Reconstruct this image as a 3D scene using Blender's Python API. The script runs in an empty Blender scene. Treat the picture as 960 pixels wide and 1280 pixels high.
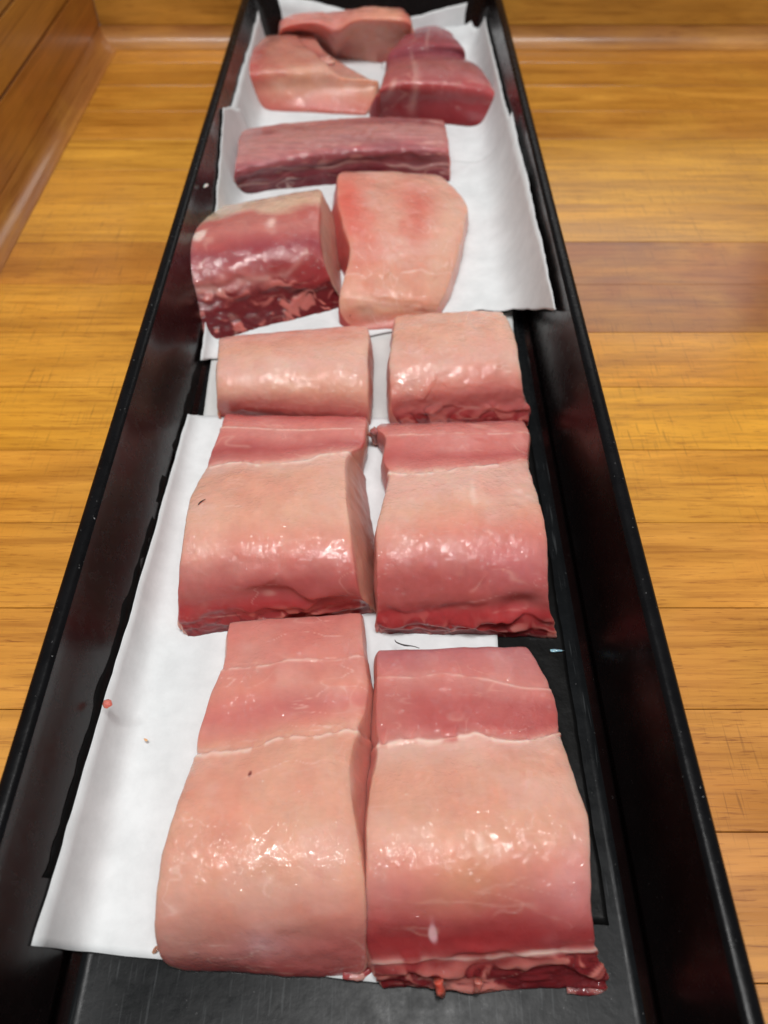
import bpy, bmesh, math, random
import numpy as np
from mathutils import Vector, Matrix

random.seed(7)
scene = bpy.context.scene
COL = scene.collection

# ------------------------------------------------------------------ camera
cam_d = bpy.data.cameras.new('camera')
cam_d.sensor_fit = 'VERTICAL'
cam_d.sensor_height = 36.0
cam_d.sensor_width = 27.0
cam_d.lens = 26.27
cam_d.clip_start = 0.01
cam_d.clip_end = 50
cam_d.dof.use_dof = True
cam_d.dof.focus_distance = 0.275
cam_d.dof.aperture_fstop = 10.0
cam = bpy.data.objects.new('camera', cam_d)
cam.location = (0, 0, 0.273)
cam.rotation_euler = (math.radians(90 - 52.5), 0, 0)
COL.objects.link(cam)
scene.camera = cam

# ------------------------------------------------------------------ light
world = bpy.data.worlds.new('World')
scene.world = world
world.use_nodes = True
bg = world.node_tree.nodes['Background']
bg.inputs[0].default_value = (1.0, 0.99, 0.97, 1)
bg.inputs[1].default_value = 0.14


def area_light(name, loc, target, sx, sy, power, color):
    d = bpy.data.lights.new(name, 'AREA')
    d.shape = 'RECTANGLE'
    d.size, d.size_y, d.energy, d.color = sx, sy, power, color
    o = bpy.data.objects.new(name, d)
    o.location = loc
    o.rotation_euler = (Vector(target) - Vector(loc)).to_track_quat('-Z', 'Y').to_euler()
    COL.objects.link(o)
    return o


# strip lamps in the ceiling above the counter
for lx, pw in ((-0.34, 11.5), (-0.02, 12.5), (0.30, 11.0)):
    area_light('area_lamp', (lx, 0.06, 1.9), (lx * .5, 0.14, 0), 0.055, 0.85, pw, (1.0, 0.99, 0.975))
area_light('area_lamp', (0.8, 2.9, 1.75), (0.2, 0.5, 0), 1.6, 0.5, 6, (1.0, 0.98, 0.95))  # extra lamp beyond the back wall, added for wood sheen and cove highlight

vs = scene.view_settings
vs.view_transform = 'Standard'
vs.look = 'None'
vs.exposure = 0.0
vs.gamma = 1.0
vs.use_curve_mapping = False
ROWS = {
    'front_left': [
        (-6.12, 14.73, 0.90, -1.00, 15.02, 0.90),
        (-6.08, 14.30, 1.35, -0.92, 14.69, 1.35),
        (-5.96, 12.42, 1.90, -0.72, 12.70, 1.80),
        (-6.22, 11.17, 2.10, -0.61, 11.64, 2.00),
        (-6.44, 9.68, 2.20, -0.65, 10.58, 2.20),
        (-6.34, 8.74, 2.50, -0.88, 9.76, 2.50),
        (-6.45, 7.07, 3.30, -1.14, 8.14, 3.10),
        (-6.57, 5.78, 3.60, -0.82, 6.16, 3.60),
        (-6.63, 4.66, 3.40, -0.61, 4.85, 3.50),
        (-6.69, 3.82, 2.80, -0.56, 3.91, 2.90),
        (-6.68, 3.23, 1.90, -0.57, 3.28, 2.00),
        (-6.55, 2.94, 1.20, -0.62, 2.83, 1.20),
        (-6.06, 2.79, 0.65, -0.85, 2.62, 0.65),
    ],
    'front_right': [
        (-0.06, 13.30, 1.20, 5.40, 13.37, 1.20),
        (-0.24, 12.95, 1.70, 5.50, 13.13, 1.60),
        (-0.23, 11.83, 2.00, 6.08, 11.64, 1.80),
        (-0.28, 10.41, 2.20, 6.20, 10.64, 2.00),
        (-0.22, 8.99, 2.50, 6.10, 9.59, 2.30),
        (-0.43, 7.68, 3.10, 6.15, 8.12, 3.00),
        (-0.53, 6.28, 3.60, 6.29, 6.54, 3.50),
        (-0.54, 4.96, 3.50, 6.18, 5.16, 3.40),
        (-0.54, 3.93, 2.80, 6.12, 4.07, 2.80),
        (-0.50, 3.34, 2.10, 6.25, 3.45, 2.20),
        (-0.28, 2.89, 1.60, 6.37, 3.09, 1.70),
        (-0.14, 2.57, 1.00, 6.68, 2.73, 1.00),
        (0.00, 2.36, 0.60, 6.71, 2.32, 0.55),
    ],
    'mid_left': [
        (-7.59, 26.05, 1.20, -0.98, 25.88, 1.20),
        (-7.66, 25.54, 1.60, -0.88, 25.33, 1.60),
        (-7.67, 24.30, 1.90, -0.90, 24.35, 1.90),
        (-7.82, 22.85, 2.00, -1.03, 23.30, 2.00),
        (-7.83, 21.32, 2.50, -1.63, 22.22, 2.60),
        (-8.02, 19.45, 3.20, -1.65, 20.36, 3.20),
        (-7.87, 17.59, 3.60, -1.43, 17.98, 3.60),
        (-7.84, 16.20, 3.40, -1.23, 16.32, 3.50),
        (-7.98, 15.25, 2.60, -1.05, 15.31, 2.80),
        (-7.99, 14.77, 1.90, -0.88, 15.14, 2.00),
        (-7.92, 14.38, 1.20, -0.64, 15.29, 1.20),
        (-7.78, 14.18, 0.65, -0.52, 15.24, 0.65),
    ],
    'mid_right': [
        (-0.15, 25.40, 1.20, 6.68, 25.61, 1.20),
        (-0.34, 24.70, 1.70, 6.72, 24.91, 1.70),
        (0.04, 23.75, 2.10, 6.76, 24.05, 2.00),
        (-0.04, 22.43, 2.20, 6.55, 22.82, 2.20),
        (0.21, 21.05, 2.60, 6.36, 21.70, 2.60),
        (-0.03, 19.04, 3.30, 6.33, 19.59, 3.30),
        (-0.28, 17.24, 3.70, 6.38, 17.71, 3.70),
        (-0.28, 15.90, 3.40, 6.37, 16.27, 3.40),
        (-0.25, 15.00, 2.60, 6.34, 15.19, 2.70),
        (-0.28, 14.54, 1.80, 6.48, 14.70, 1.90),
        (-0.13, 14.37, 1.10, 6.71, 14.44, 1.10),
        (0.22, 14.29, 0.65, 6.87, 14.24, 0.60),
    ],
    'third_left': [
        (-8.62, 31.33, 1.60, -1.03, 32.25, 1.60),
        (-8.49, 30.35, 2.30, -0.87, 31.31, 2.30),
        (-8.23, 28.48, 2.80, -0.76, 29.25, 2.80),
        (-8.08, 27.15, 2.80, -0.78, 27.60, 2.80),
        (-8.03, 26.35, 2.30, -0.81, 26.46, 2.30),
        (-8.12, 26.29, 1.50, -0.81, 25.91, 1.50),
        (-8.15, 26.45, 0.80, -0.90, 25.78, 0.80),
    ],
    'third_right': [
        (0.78, 33.00, 1.70, 6.35, 33.34, 1.70),
        (0.55, 31.90, 2.40, 6.34, 32.36, 2.40),
        (0.36, 29.44, 3.00, 6.52, 30.05, 3.00),
        (0.27, 27.38, 3.00, 6.61, 27.95, 3.00),
        (0.34, 26.24, 2.40, 6.75, 26.74, 2.40),
        (0.47, 25.96, 1.50, 7.04, 26.40, 1.50),
        (0.79, 25.84, 0.80, 7.10, 25.95, 0.80),
    ],
    'bloody': [
        (-10.37, 43.03, 2.20, -4.16, 45.07, 2.20),
        (-10.43, 40.53, 3.10, -3.73, 42.47, 3.60),
        (-11.08, 37.90, 3.80, -3.66, 40.02, 4.10),
        (-11.37, 36.20, 4.00, -3.58, 37.58, 4.10),
        (-11.31, 34.59, 3.60, -3.40, 36.06, 3.60),
        (-11.15, 33.60, 2.80, -3.04, 35.31, 2.60),
        (-10.71, 32.61, 1.90, -2.65, 35.32, 1.60),
        (-10.08, 31.70, 0.70, -2.31, 34.95, 0.80),
    ],
    'centre': [
        (-2.55, 48.08, 1.70, 3.20, 48.24, 1.50),
        (-2.87, 46.37, 2.50, 3.87, 47.09, 1.90),
        (-2.89, 43.45, 2.90, 5.14, 43.75, 2.10),
        (-2.43, 40.03, 3.10, 4.89, 41.52, 2.20),
        (-1.89, 37.36, 3.00, 4.27, 38.34, 2.10),
        (-2.11, 35.39, 2.80, 3.73, 35.94, 1.90),
        (-2.39, 34.15, 2.40, 3.10, 34.38, 1.60),
        (-2.35, 33.48, 1.70, 2.67, 34.12, 1.10),
        (-1.85, 33.21, 1.00, 2.09, 33.75, 0.90),
        (-1.10, 32.98, 0.80, 1.50, 33.25, 0.75),
    ],
    'long': [
        (-10.22, 53.80, 1.70, 4.22, 55.35, 1.70),
        (-10.11, 52.51, 2.20, 4.25, 54.15, 2.20),
        (-9.66, 48.77, 2.90, 4.28, 51.27, 2.90),
        (-9.60, 46.69, 2.70, 4.29, 49.28, 2.70),
        (-9.78, 46.58, 1.80, 4.39, 48.92, 1.80),
        (-9.94, 46.59, 0.80, 4.43, 48.40, 0.80),
    ],
    'far_left': [
        (-9.61, 68.56, 2.40, -6.08, 68.89, 2.40),
        (-9.87, 66.55, 2.90, -5.26, 66.71, 2.90),
        (-10.17, 63.34, 3.30, -2.73, 63.36, 2.90),
        (-10.16, 60.14, 3.10, -0.61, 61.10, 2.60),
        (-10.83, 59.60, 1.80, -0.61, 60.34, 1.60),
        (-10.98, 59.46, 0.70, -1.39, 58.45, 0.80),
    ],
    'far_right': [
        (2.67, 69.88, 2.40, 4.82, 70.21, 2.40),
        (1.67, 67.07, 3.00, 5.55, 67.39, 3.00),
        (0.37, 63.34, 3.30, 6.23, 64.20, 3.20),
        (0.24, 61.79, 3.00, 6.52, 63.95, 2.50),
        (0.00, 59.64, 3.30, 7.42, 60.44, 3.20),
        (-0.35, 57.47, 3.10, 8.14, 57.42, 2.90),
        (-1.01, 57.86, 1.70, 8.82, 56.84, 1.70),
        (-0.96, 57.93, 0.80, 8.50, 56.05, 0.80),
    ],
    'farthest': [
        (-8.23, 69.87, 3.40, 1.19, 70.52, 3.70),
        (-8.31, 68.20, 3.80, 1.81, 68.86, 4.20),
        (-8.30, 66.58, 3.80, 2.21, 66.72, 4.20),
        (-8.41, 67.50, 2.90, 2.00, 67.23, 3.00),
        (-6.71, 69.44, 1.60, -0.66, 67.83, 1.60),
    ],
}
SHEETS = {'front': {'far': [(-9.57, 25.99), (-9.28, 26.37), (-8.71, 26.51), (-5.98, 26.4), (4.78, 26.4)],
           'near': [(-10.04, 3.16),
                    (-9.75, 3.24),
                    (-9.14, 3.27),
                    (-6.91, 3.09),
                    (-3.43, 2.77),
                    (-0.24, 2.48),
                    (4.26, 2.56)]},
 'under': {'far': [(-9.23, 32.19), (7.24, 34.75)], 'near': [(-8.95, 24.37), (6.64, 24.39)]},
 'upper': {'far': [(-10.44, 50.53), (-10.05, 54.04), (8.38, 50.58)],
           'near': [(-9.52, 29.86),
                    (-9.22, 30.5),
                    (-7.72, 31.19),
                    (-0.87, 32.51),
                    (5.41, 34.64),
                    (7.09, 34.08),
                    (7.7, 32.91),
                    (8.14, 31.33),
                    (8.38, 30.03)]},
 'topleft': {'far': [(-10.25, 70.53), (-9.52, 71.2), (-8.57, 71.3), (-0.67, 70.85)],
             'near': [(-10.31, 49.42), (1.46, 54.68)]},
 'topback': {'far': [(-0.67, 70.64), (5.32, 71.06), (7.4, 71.14)], 'near': [(0.0, 66.19), (7.85, 66.77)]},
 'topright': {'far': [(0.0, 70.12), (5.38, 70.53), (7.35, 70.53), (8.23, 69.2)],
              'near': [(-0.56, 51.1), (8.36, 44.01)]},
 'liner': {'far': [(-9.64, 33.58), (7.21, 34.23)],
           'near': [(-10.15, 4.89), (-10.07, 4.94), (-9.9, 5.04), (-8.64, 5.21), (7.17, 4.05)]}}
CM = 0.01


# ------------------------------------------------------------------ helpers
def srgb(r, g, b):
    f = lambda c: (c / 255) / 12.92 if c / 255 <= 0.04045 else ((c / 255 + 0.055) / 1.055) ** 2.4
    return np.array([f(r), f(g), f(b)])


def _h(i, j, k, s):
    n = (i * 374761393 + j * 668265263 + k * 2147483647 % 1274126177 + k * 1274126177 + s * 144269504) & 0xffffffff
    n = ((n ^ (n >> 13)) * 1274126177) & 0xffffffff
    n = (n ^ (n >> 16)) & 0xffff
    return n / 65535.0 * 2 - 1


def vnoise(p, seed=0):
    q = np.floor(p).astype(np.int64)
    f = p - q
    f = f * f * f * (f * (f * 6 - 15) + 10)
    i, j, k = q[..., 0], q[..., 1], q[..., 2]
    r = 0
    for a in (0, 1):
        for b in (0, 1):
            for c in (0, 1):
                w = (f[..., 0] if a else 1 - f[..., 0]) * (f[..., 1] if b else 1 - f[..., 1]) * (f[..., 2] if c else 1 - f[..., 2])
                r = r + w * _h(i + a, j + b, k + c, seed)
    return r


def fbm(p, scale, octv=3, seed=0, gain=0.5):
    r, a = 0, 1.0
    for o in range(octv):
        r = r + a * vnoise(p * scale + 17.3 * o, seed + o)
        a *= gain
        scale *= 2.03
    return r


def catmull(P, t):
    P = np.asarray(P, float)
    n = len(P)
    t = np.clip(np.asarray(t, float), 0, n - 1 - 1e-9)
    i = np.floor(t).astype(int)
    f = (t - i)[:, None]
    g = lambda k: P[np.clip(k, 0, n - 1)]
    p0, p1, p2, p3 = g(i - 1), g(i), g(i + 1), g(i + 2)
    return 0.5 * (2 * p1 + (p2 - p0) * f + (2 * p0 - 5 * p1 + 4 * p2 - p3) * f ** 2 + (3 * p1 - p0 - 3 * p2 + p3) * f ** 3)


def sstep(a, b, x):
    t = np.clip((x - a) / (b - a), 0, 1)
    return t * t * (3 - 2 * t)


def new_obj(name, verts, faces, mat, parent=None, smooth=True, colors=None):
    me = bpy.data.meshes.new(name)
    me.from_pydata([tuple(v) for v in verts], [], [tuple(f) for f in faces])
    if smooth:
        me.polygons.foreach_set('use_smooth', [True] * len(me.polygons))
    if colors is not None:
        at = me.color_attributes.new('tint', 'FLOAT_COLOR', 'POINT')
        c = np.ones((len(me.vertices), 4), np.float32)
        c[:, :colors.shape[1]] = colors
        at.data.foreach_set('color', c.ravel())
    me.materials.append(mat)
    me.update()
    o = bpy.data.objects.new(name, me)
    COL.objects.link(o)
    if parent is not None:
        o.parent = parent
        o.matrix_parent_inverse = Matrix.Translation(parent.location).inverted()
    return o


def tag(o, label, cat, group=None, kind=None):
    if label: o['label'] = label
    if cat: o['category'] = cat
    if group: o['group'] = group
    if kind: o['kind'] = kind
    return o


def empty(name, loc):
    o = bpy.data.objects.new(name, None)
    o.location = loc
    o.empty_display_size = 0.02
    COL.objects.link(o)
    return o


def grid_faces(nr, nc, off=0, flip=False):
    r, c = np.meshgrid(np.arange(nr - 1), np.arange(nc - 1), indexing='ij')
    a = (off + r * nc + c).ravel()
    f = np.stack([a, a + 1, a + nc + 1, a + nc], 1)
    if flip: f = f[:, ::-1]
    return f


# ------------------------------------------------------------------ materials
def mat_new(name):
    m = bpy.data.materials.new(name)
    m.use_nodes = True
    nt = m.node_tree
    b = nt.nodes['Principled BSDF']
    return m, nt, b


def N(nt, kind, **kw):
    n = nt.nodes.new(kind)
    for k, v in kw.items():
        if k.startswith('i_'):
            key = k[2:]
            key = int(key) if key.isdigit() else key
            n.inputs[key].default_value = v
        else:
            setattr(n, k, v)
    return n


def ramp(nt, src, stops):
    r = nt.nodes.new('ShaderNodeValToRGB')
    el = r.color_ramp.elements
    while len(el) < len(stops): el.new(0.5)
    for e, (p, c) in zip(el, stops):
        e.position = p
        e.color = (c, c, c, 1) if np.isscalar(c) else (*c, 1)
    nt.links.new(src, r.inputs[0])
    return r


def mixc(nt, mode, fac, a, b):
    m = nt.nodes.new('ShaderNodeMix')
    m.data_type = 'RGBA'
    m.blend_type = mode
    for s, v in ((0, fac), (6, a), (7, b)):
        if hasattr(v, 'is_linked') or hasattr(v, 'links'):
            nt.links.new(v, m.inputs[s])
        else:
            m.inputs[s].default_value = v if np.isscalar(v) else (*v, 1)
    return m.outputs[2]


def mapping(nt, scale, rot=(0, 0, 0), src='Object'):
    tc = nt.nodes.new('ShaderNodeTexCoord')
    mp = nt.nodes.new('ShaderNodeMapping')
    mp.inputs['Scale'].default_value = scale
    mp.inputs['Rotation'].default_value = rot
    nt.links.new(tc.outputs[src], mp.inputs[0])
    return mp.outputs[0]


def noise(nt, vec, scale=1.0, detail=3.0, rough=0.55, dist=0.0):
    n = N(nt, 'ShaderNodeTexNoise', i_Scale=scale, i_Detail=detail, i_Roughness=rough, i_Distortion=dist)
    nt.links.new(vec, n.inputs['Vector'])
    return n.outputs[0]


def bump(nt, h, strength, dist, prev=None):
    b = N(nt, 'ShaderNodeBump', i_Strength=strength, i_Distance=dist)
    nt.links.new(h, b.inputs['Height'])
    if prev is not None: nt.links.new(prev, b.inputs['Normal'])
    return b.outputs[0]


def make_flesh():
    m, nt, b = mat_new('wet_fish_flesh')
    at = N(nt, 'ShaderNodeAttribute', attribute_name='tint')
    geo = nt.nodes.new('ShaderNodeNewGeometry')
    pos = geo.outputs['Position']
    mp = N(nt, 'ShaderNodeMapping'); mp.inputs['Scale'].default_value = (350, 900, 500)
    nt.links.new(pos, mp.inputs[0])
    n1 = noise(nt, mp.outputs[0], 1.0, 3, .6)
    c = mixc(nt, 'MULTIPLY', 0.16, at.outputs[0], ramp(nt, n1, [(.25, (.78, .70, .68)), (.75, (1.1, 1.1, 1.1))]).outputs[0])
    nt.links.new(c, b.inputs['Base Color'])
    b.inputs['Subsurface Weight'].default_value = 0.9
    b.inputs['Subsurface Radius'].default_value = (1.0, 0.36, 0.22)
    b.inputs['Subsurface Scale'].default_value = 0.0065
    b.inputs['IOR'].default_value = 1.4
    n2 = noise(nt, pos, 90, 2, .5)
    rr = ramp(nt, n2, [(.35, .34), (.7, .5)])
    nt.links.new(rr.outputs[0], b.inputs['Roughness'])
    # wet film: patches of fine pebbly wrinkles, smooth in between
    msk = ramp(nt, noise(nt, pos, 60, 3, .6), [(.36, .16), (.6, 1.0)]).outputs[0]
    n3 = noise(nt, pos, 560, 1, .5, .6)
    n4 = noise(nt, pos, 1000, 1, .5)
    mm = N(nt, 'ShaderNodeMath', operation='MULTIPLY'); nt.links.new(n3, mm.inputs[0]); nt.links.new(msk, mm.inputs[1])
    m4 = N(nt, 'ShaderNodeMath', operation='MULTIPLY'); nt.links.new(n4, m4.inputs[0]); nt.links.new(msk, m4.inputs[1])
    b1 = bump(nt, mm.outputs[0], 0.07, 0.0010)
    b2 = bump(nt, mm.outputs[0], 1.0, 0.0009)
    b3 = bump(nt, m4.outputs[0], 0.6, 0.00022, b2)
    nt.links.new(b1, b.inputs['Normal'])
    nt.links.new(at.outputs['Alpha'], b.inputs['Coat Weight'])
    b.inputs['Coat Roughness'].default_value = 0.04
    b.inputs['Coat IOR'].default_value = 1.42
    b.inputs['Specular IOR Level'].default_value = 0.25
    nt.links.new(b3, b.inputs['Coat Normal'])
    return m


def make_paper(name, colr, mott=0.05):
    m, nt, b = mat_new(name)
    geo = nt.nodes.new('ShaderNodeNewGeometry')
    n = noise(nt, geo.outputs['Position'], 75, 4, .65)
    c = mixc(nt, 'MIX', ramp(nt, n, [(.35, 0.0), (.7, 1.0)]).outputs[0], tuple(colr), tuple(np.array(colr) * (1 - mott)))
    nt.links.new(c, b.inputs['Base Color'])
    b.inputs['Roughness'].default_value = 0.62
    b.inputs['Specular IOR Level'].default_value = 0.25
    n2 = noise(nt, geo.outputs['Position'], 700, 3, .6)
    nt.links.new(bump(nt, n2, 0.12, 0.0004), b.inputs['Normal'])
    return m


def make_wood(name, wall=False):
    m, nt, b = mat_new(name)
    geo = nt.nodes.new('ShaderNodeNewGeometry')
    oi = nt.nodes.new('ShaderNodeObjectInfo')
    pos = geo.outputs['Position']
    # shift the grain for each board
    sh = N(nt, 'ShaderNodeMath', operation='MULTIPLY'); nt.links.new(oi.outputs['Random'], sh.inputs[0]); sh.inputs[1].default_value = 9.0
    add = N(nt, 'ShaderNodeVectorMath', operation='ADD'); nt.links.new(pos, add.inputs[0])
    cmb = N(nt, 'ShaderNodeCombineXYZ'); nt.links.new(sh.outputs[0], cmb.inputs[0]); nt.links.new(sh.outputs[0], cmb.inputs[2])
    nt.links.new(cmb.outputs[0], add.inputs[1])
    gp = add.outputs[0]

    def mp(scale, rot=(0, 0, 0), src=gp):
        n = N(nt, 'ShaderNodeMapping'); n.inputs['Scale'].default_value = scale; n.inputs['Rotation'].default_value = rot
        nt.links.new(src, n.inputs[0]); return n.outputs[0]
    if wall == 'y':
        s1, s2, s3 = (200, 5, 200), (900, 25, 900), (30, 4, 30)
    else:
        s1, s2, s3 = (11, 260, 200), (60, 1300, 1000), (7, 38, 30)
    g1 = noise(nt, mp(s1), 1, 4, .6, .8)
    g2 = noise(nt, mp(s2), 1, 3, .6, .3)
    g3 = noise(nt, mp(s3), 1, 3, .5, 1.2)
    g5 = noise(nt, pos, 14, 3, .6, .6)
    c0 = mixc(nt, 'MIX', ramp(nt, g5, [(.42, 0.0), (.68, .35)]).outputs[0], oi.outputs['Color'], tuple(srgb(216, 162, 66)))
    c = mixc(nt, 'MULTIPLY', 1.0, c0, ramp(nt, g3, [(.25, (.70, .62, .52)), (.75, (1.18, 1.16, 1.08))]).outputs[0])
    c = mixc(nt, 'MULTIPLY', 0.85, c, ramp(nt, g1, [(.28, (.62, .52, .42)), (.5, (1, 1, 1)), (.8, (1.14, 1.12, 1.05))]).outputs[0])
    c = mixc(nt, 'MULTIPLY', 0.75, c, ramp(nt, g2, [(.30, (.55, .42, .33)), (.42, (1, 1, 1))]).outputs[0])
    hgt = g2
    if not wall:
        # darker dashes of pores
        g4 = noise(nt, mp((95, 1000, 100)), 1, 2, .5)
        c = mixc(nt, 'MULTIPLY', 0.5, c, ramp(nt, g4, [(.29, (.40, .25, .18)), (.37, (1, 1, 1))]).outputs[0])
        # knife cuts running away from the viewer, in two slanted families, where the board is used most
        zone = noise(nt, pos, 9, 2, .5)
        zr = ramp(nt, zone, [(.38, 0.0), (.6, 1.0)]).outputs[0]
        for ang, sx, lo in ((0.18, 800, .36), (0.30, 560, .335), (-0.25, 700, .335), (0.05, 900, .35), (0.9, 500, .28)):
            k = noise(nt, mp((sx, 38, 1), (0, 0, ang), pos), 1, 2, .5, .15)
            cut = ramp(nt, k, [(lo - .09, 1.0), (lo, 0.0)]).outputs[0]
            f = N(nt, 'ShaderNodeMath', operation='MULTIPLY'); nt.links.new(cut, f.inputs[0]); nt.links.new(zr, f.inputs[1])
            f2 = N(nt, 'ShaderNodeMath', operation='MULTIPLY'); nt.links.new(f.outputs[0], f2.inputs[0]); f2.inputs[1].default_value = 0.42
            c = mixc(nt, 'MIX', f2.outputs[0], c, tuple(srgb(96, 56, 22)))
    nt.links.new(c, b.inputs['Base Color'])
    rr = ramp(nt, g3, [(.3, .30), (.7, .45)])
    nt.links.new(rr.outputs[0], b.inputs['Roughness'])
    b.inputs['Coat Weight'].default_value = 0.5
    b.inputs['Coat Roughness'].default_value = 0.16
    nt.links.new(bump(nt, hgt, 0.15, 0.0004), b.inputs['Normal'])
    return m


def make_plastic(name, colr, rough, scr=0.0, speck=0.0, bumpy=0.0, spec=.5):

    m, nt, b = mat_new(name)
    geo = nt.nodes.new('ShaderNodeNewGeometry')
    pos = geo.outputs['Position']
    n = noise(nt, pos, 60, 4, .6)
    c = None
    base = mixc(nt, 'MIX', ramp(nt, n, [(.35, 0.0), (.7, 1.0)]).outputs[0], tuple(colr), tuple(np.array(colr) * 0.6))
    if speck:
        k = noise(nt, pos, 900, 2, .5)
        f = ramp(nt, k, [(.735, 0.0), (.76, speck)]).outputs[0]
        base = mixc(nt, 'MIX', f, base, (.30, .30, .30))
    if scr:
        for ang in (0.35, -0.6, 1.3, 2.1, -1.2):
            mp = N(nt, 'ShaderNodeMapping'); mp.inputs['Scale'].default_value = (900, 40, 1); mp.inputs['Rotation'].default_value = (0, 0, ang)
            nt.links.new(pos, mp.inputs[0])
            k = noise(nt, mp.outputs[0], 1, 1, .4, .3)
            f = ramp(nt, k, [(.70, 0.0), (.76, scr)]).outputs[0]
            base = mixc(nt, 'MIX', f, base, (.28, .30, .31))
    nt.links.new(base, b.inputs['Base Color'])
    rr = ramp(nt, noise(nt, pos, 150, 4, .7), [(.3, rough * .8), (.7, rough * 1.3)])
    nt.links.new(rr.outputs[0], b.inputs['Roughness'])
    b.inputs['Specular IOR Level'].default_value = spec
    if bumpy:
        nt.links.new(bump(nt, noise(nt, pos, 260, 4, .6), bumpy, 0.0006), b.inputs['Normal'])
    return m


M_FLESH = make_flesh()
M_PAPER = make_paper('white_butcher_paper', (.75, .775, .785), .13)
M_PAPER2 = make_paper('shade_grey_thin_paper', (.62, .63, .62), .08)  # grey holds the shadow and see-through look of the covered sheet
M_WOOD = make_wood('oiled_butcher_block')
M_WOODB = make_wood('varnished_board', 'x')
M_WOODL = make_wood('varnished_board_side', 'y')
M_RIM = make_plastic('black_plastic_rim', (.005, .005, .006), .28, 0.0, 0.9, .2, .16)
M_WALL = make_plastic('black_plastic_glossy', (.006, .0032, .0032), .24, 0.0, 0.15, 0.0, .36)
M_FLOOR = make_plastic('black_plastic_scuffed', (.007, .008, .009), .27, 0.08, 0.3, .10, .09)
M_FILM = make_plastic('black_film', (.004, .004, .004), .42, 0.0, 0.0, .3, .12)
M_DARK = make_plastic('dark_fish_skin', (.012, .011, .011), .35)
M_JOINT = make_plastic('dark_joint_fill', (.10, .05, .018), .6)

# ------------------------------------------------------------------ counter, boards and walls
PITCH = 0.0446
Y0 = 0.0697


def bevel_box(w, d, h, bev):
    bm = bmesh.new()
    bmesh.ops.create_cube(bm, size=1.0)
    for v in bm.verts: v.co = (v.co.x * w, v.co.y * d, v.co.z * h)
    bmesh.ops.bevel(bm, geom=[e for e in bm.edges if all(v.co.z > 0 for v in e.verts)], offset=bev, segments=1, affect='EDGES')
    me = bpy.data.meshes.new('plank')
    bm.to_mesh(me); bm.free()
    return me


XL, XR = -0.234, 0.46
counter = new_obj('counter', [(XL - .03, -.35, -.031), (XR, -.35, -.031), (XR, .76, -.031), (XL - .03, .76, -.031),
                              (XL - .03, -.35, -.004), (XR, -.35, -.004), (XR, .76, -.004), (XL - .03, .76, -.004)],
                  [(0, 3, 2, 1), (4, 5, 6, 7), (0, 1, 5, 4), (1, 2, 6, 5), (2, 3, 7, 6), (3, 0, 4, 7)], M_JOINT, smooth=False)
tag(counter, None, None, kind='structure')
XJ = -0.012                                             # staves are butted end to end here
pl_l = bevel_box(XJ - XL + .01 - .0003, PITCH - 0.0003, 0.03, 0.0002)
pl_r = bevel_box(XR - XJ - .0003, PITCH - 0.0003, 0.03, 0.0002)
pl_l.materials.append(M_WOOD)
pl_r.materials.append(M_WOOD)
tones_l = {-1: (206, 146, 66), 0: (206, 146, 62), 1: (206, 144, 58), 2: (204, 142, 54), 3: (208, 146, 54), 4: (204, 142, 50),
           5: (216, 156, 50), 6: (208, 148, 50), 7: (206, 146, 48), 8: (184, 122, 42), 9: (208, 150, 54), 10: (204, 146, 52),
           11: (208, 152, 56), 12: (188, 128, 46), 13: (196, 136, 50), 14: (180, 122, 44), 15: (190, 130, 50)}
tones = {-1: (194, 132, 64), 0: (194, 132, 64), 1: (198, 134, 60), 2: (200, 136, 56), 3: (212, 146, 58), 4: (214, 150, 52),
         5: (222, 160, 50), 6: (208, 142, 46), 7: (150, 90, 42), 8: (156, 94, 42), 9: (206, 148, 56), 10: (210, 154, 58),
         11: (212, 156, 60), 12: (182, 124, 48), 13: (198, 138, 54), 14: (184, 126, 48), 15: (190, 130, 50)}
for k in range(-9, 16):
    for me_, cx, tn in ((pl_l, (XL - .01 + XJ) / 2, tones_l), (pl_r, (XR + XJ) / 2, tones)):
        o = bpy.data.objects.new('plank', me_)
        o.location = (cx, Y0 + (k - 0.5) * PITCH, -0.015 + random.uniform(-.00008, .00008))
        t = tn.get(k, (194, 134, 66))
        o.color = (*(srgb(*t) * (1.08 + random.uniform(-.04, .04))), 1)
        COL.objects.link(o)
        o.parent = counter


def cove(name, axis, a0, a1, base, r, board_h, mat, tone):
    """concave moulding that turns the counter up into the wall; axis 'x' runs along x at y=base, 'y' runs along y at x=-base"""
    vs, fs = [], []
    n = 14
    for e in (a0, a1):
        for i in range(n + 1):
            t = math.pi / 2 * i / n
            d, z = r * math.sin(t), r * (1 - math.cos(t)) + 0.0006
            vs.append((e, base + d, z) if axis == 'x' else (base - d, e, z))
        vs.append((e, base + r + .012, r) if axis == 'x' else (base - r - .012, e, r))
        vs.append((e, base + r + .012, -.01) if axis == 'x' else (base - r - .012, e, -.01))
        vs.append((e, base, -.01) if axis == 'x' else (base, e, -.01))
    c = n + 4
    for i in range(c):
        q = (i, (i + 1) % c, c + (i + 1) % c, c + i)
        fs.append(q if axis == 'y' else q[::-1])
    fs.append(tuple(range(c))); fs.append(tuple(range(2 * c - 1, c - 1, -1)))
    o = new_obj(name, vs, fs, mat, smooth=True)
    o.data.set_sharp_from_angle(angle=math.radians(40))
    o.color = (*srgb(*tone), 1)
    return o


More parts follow.
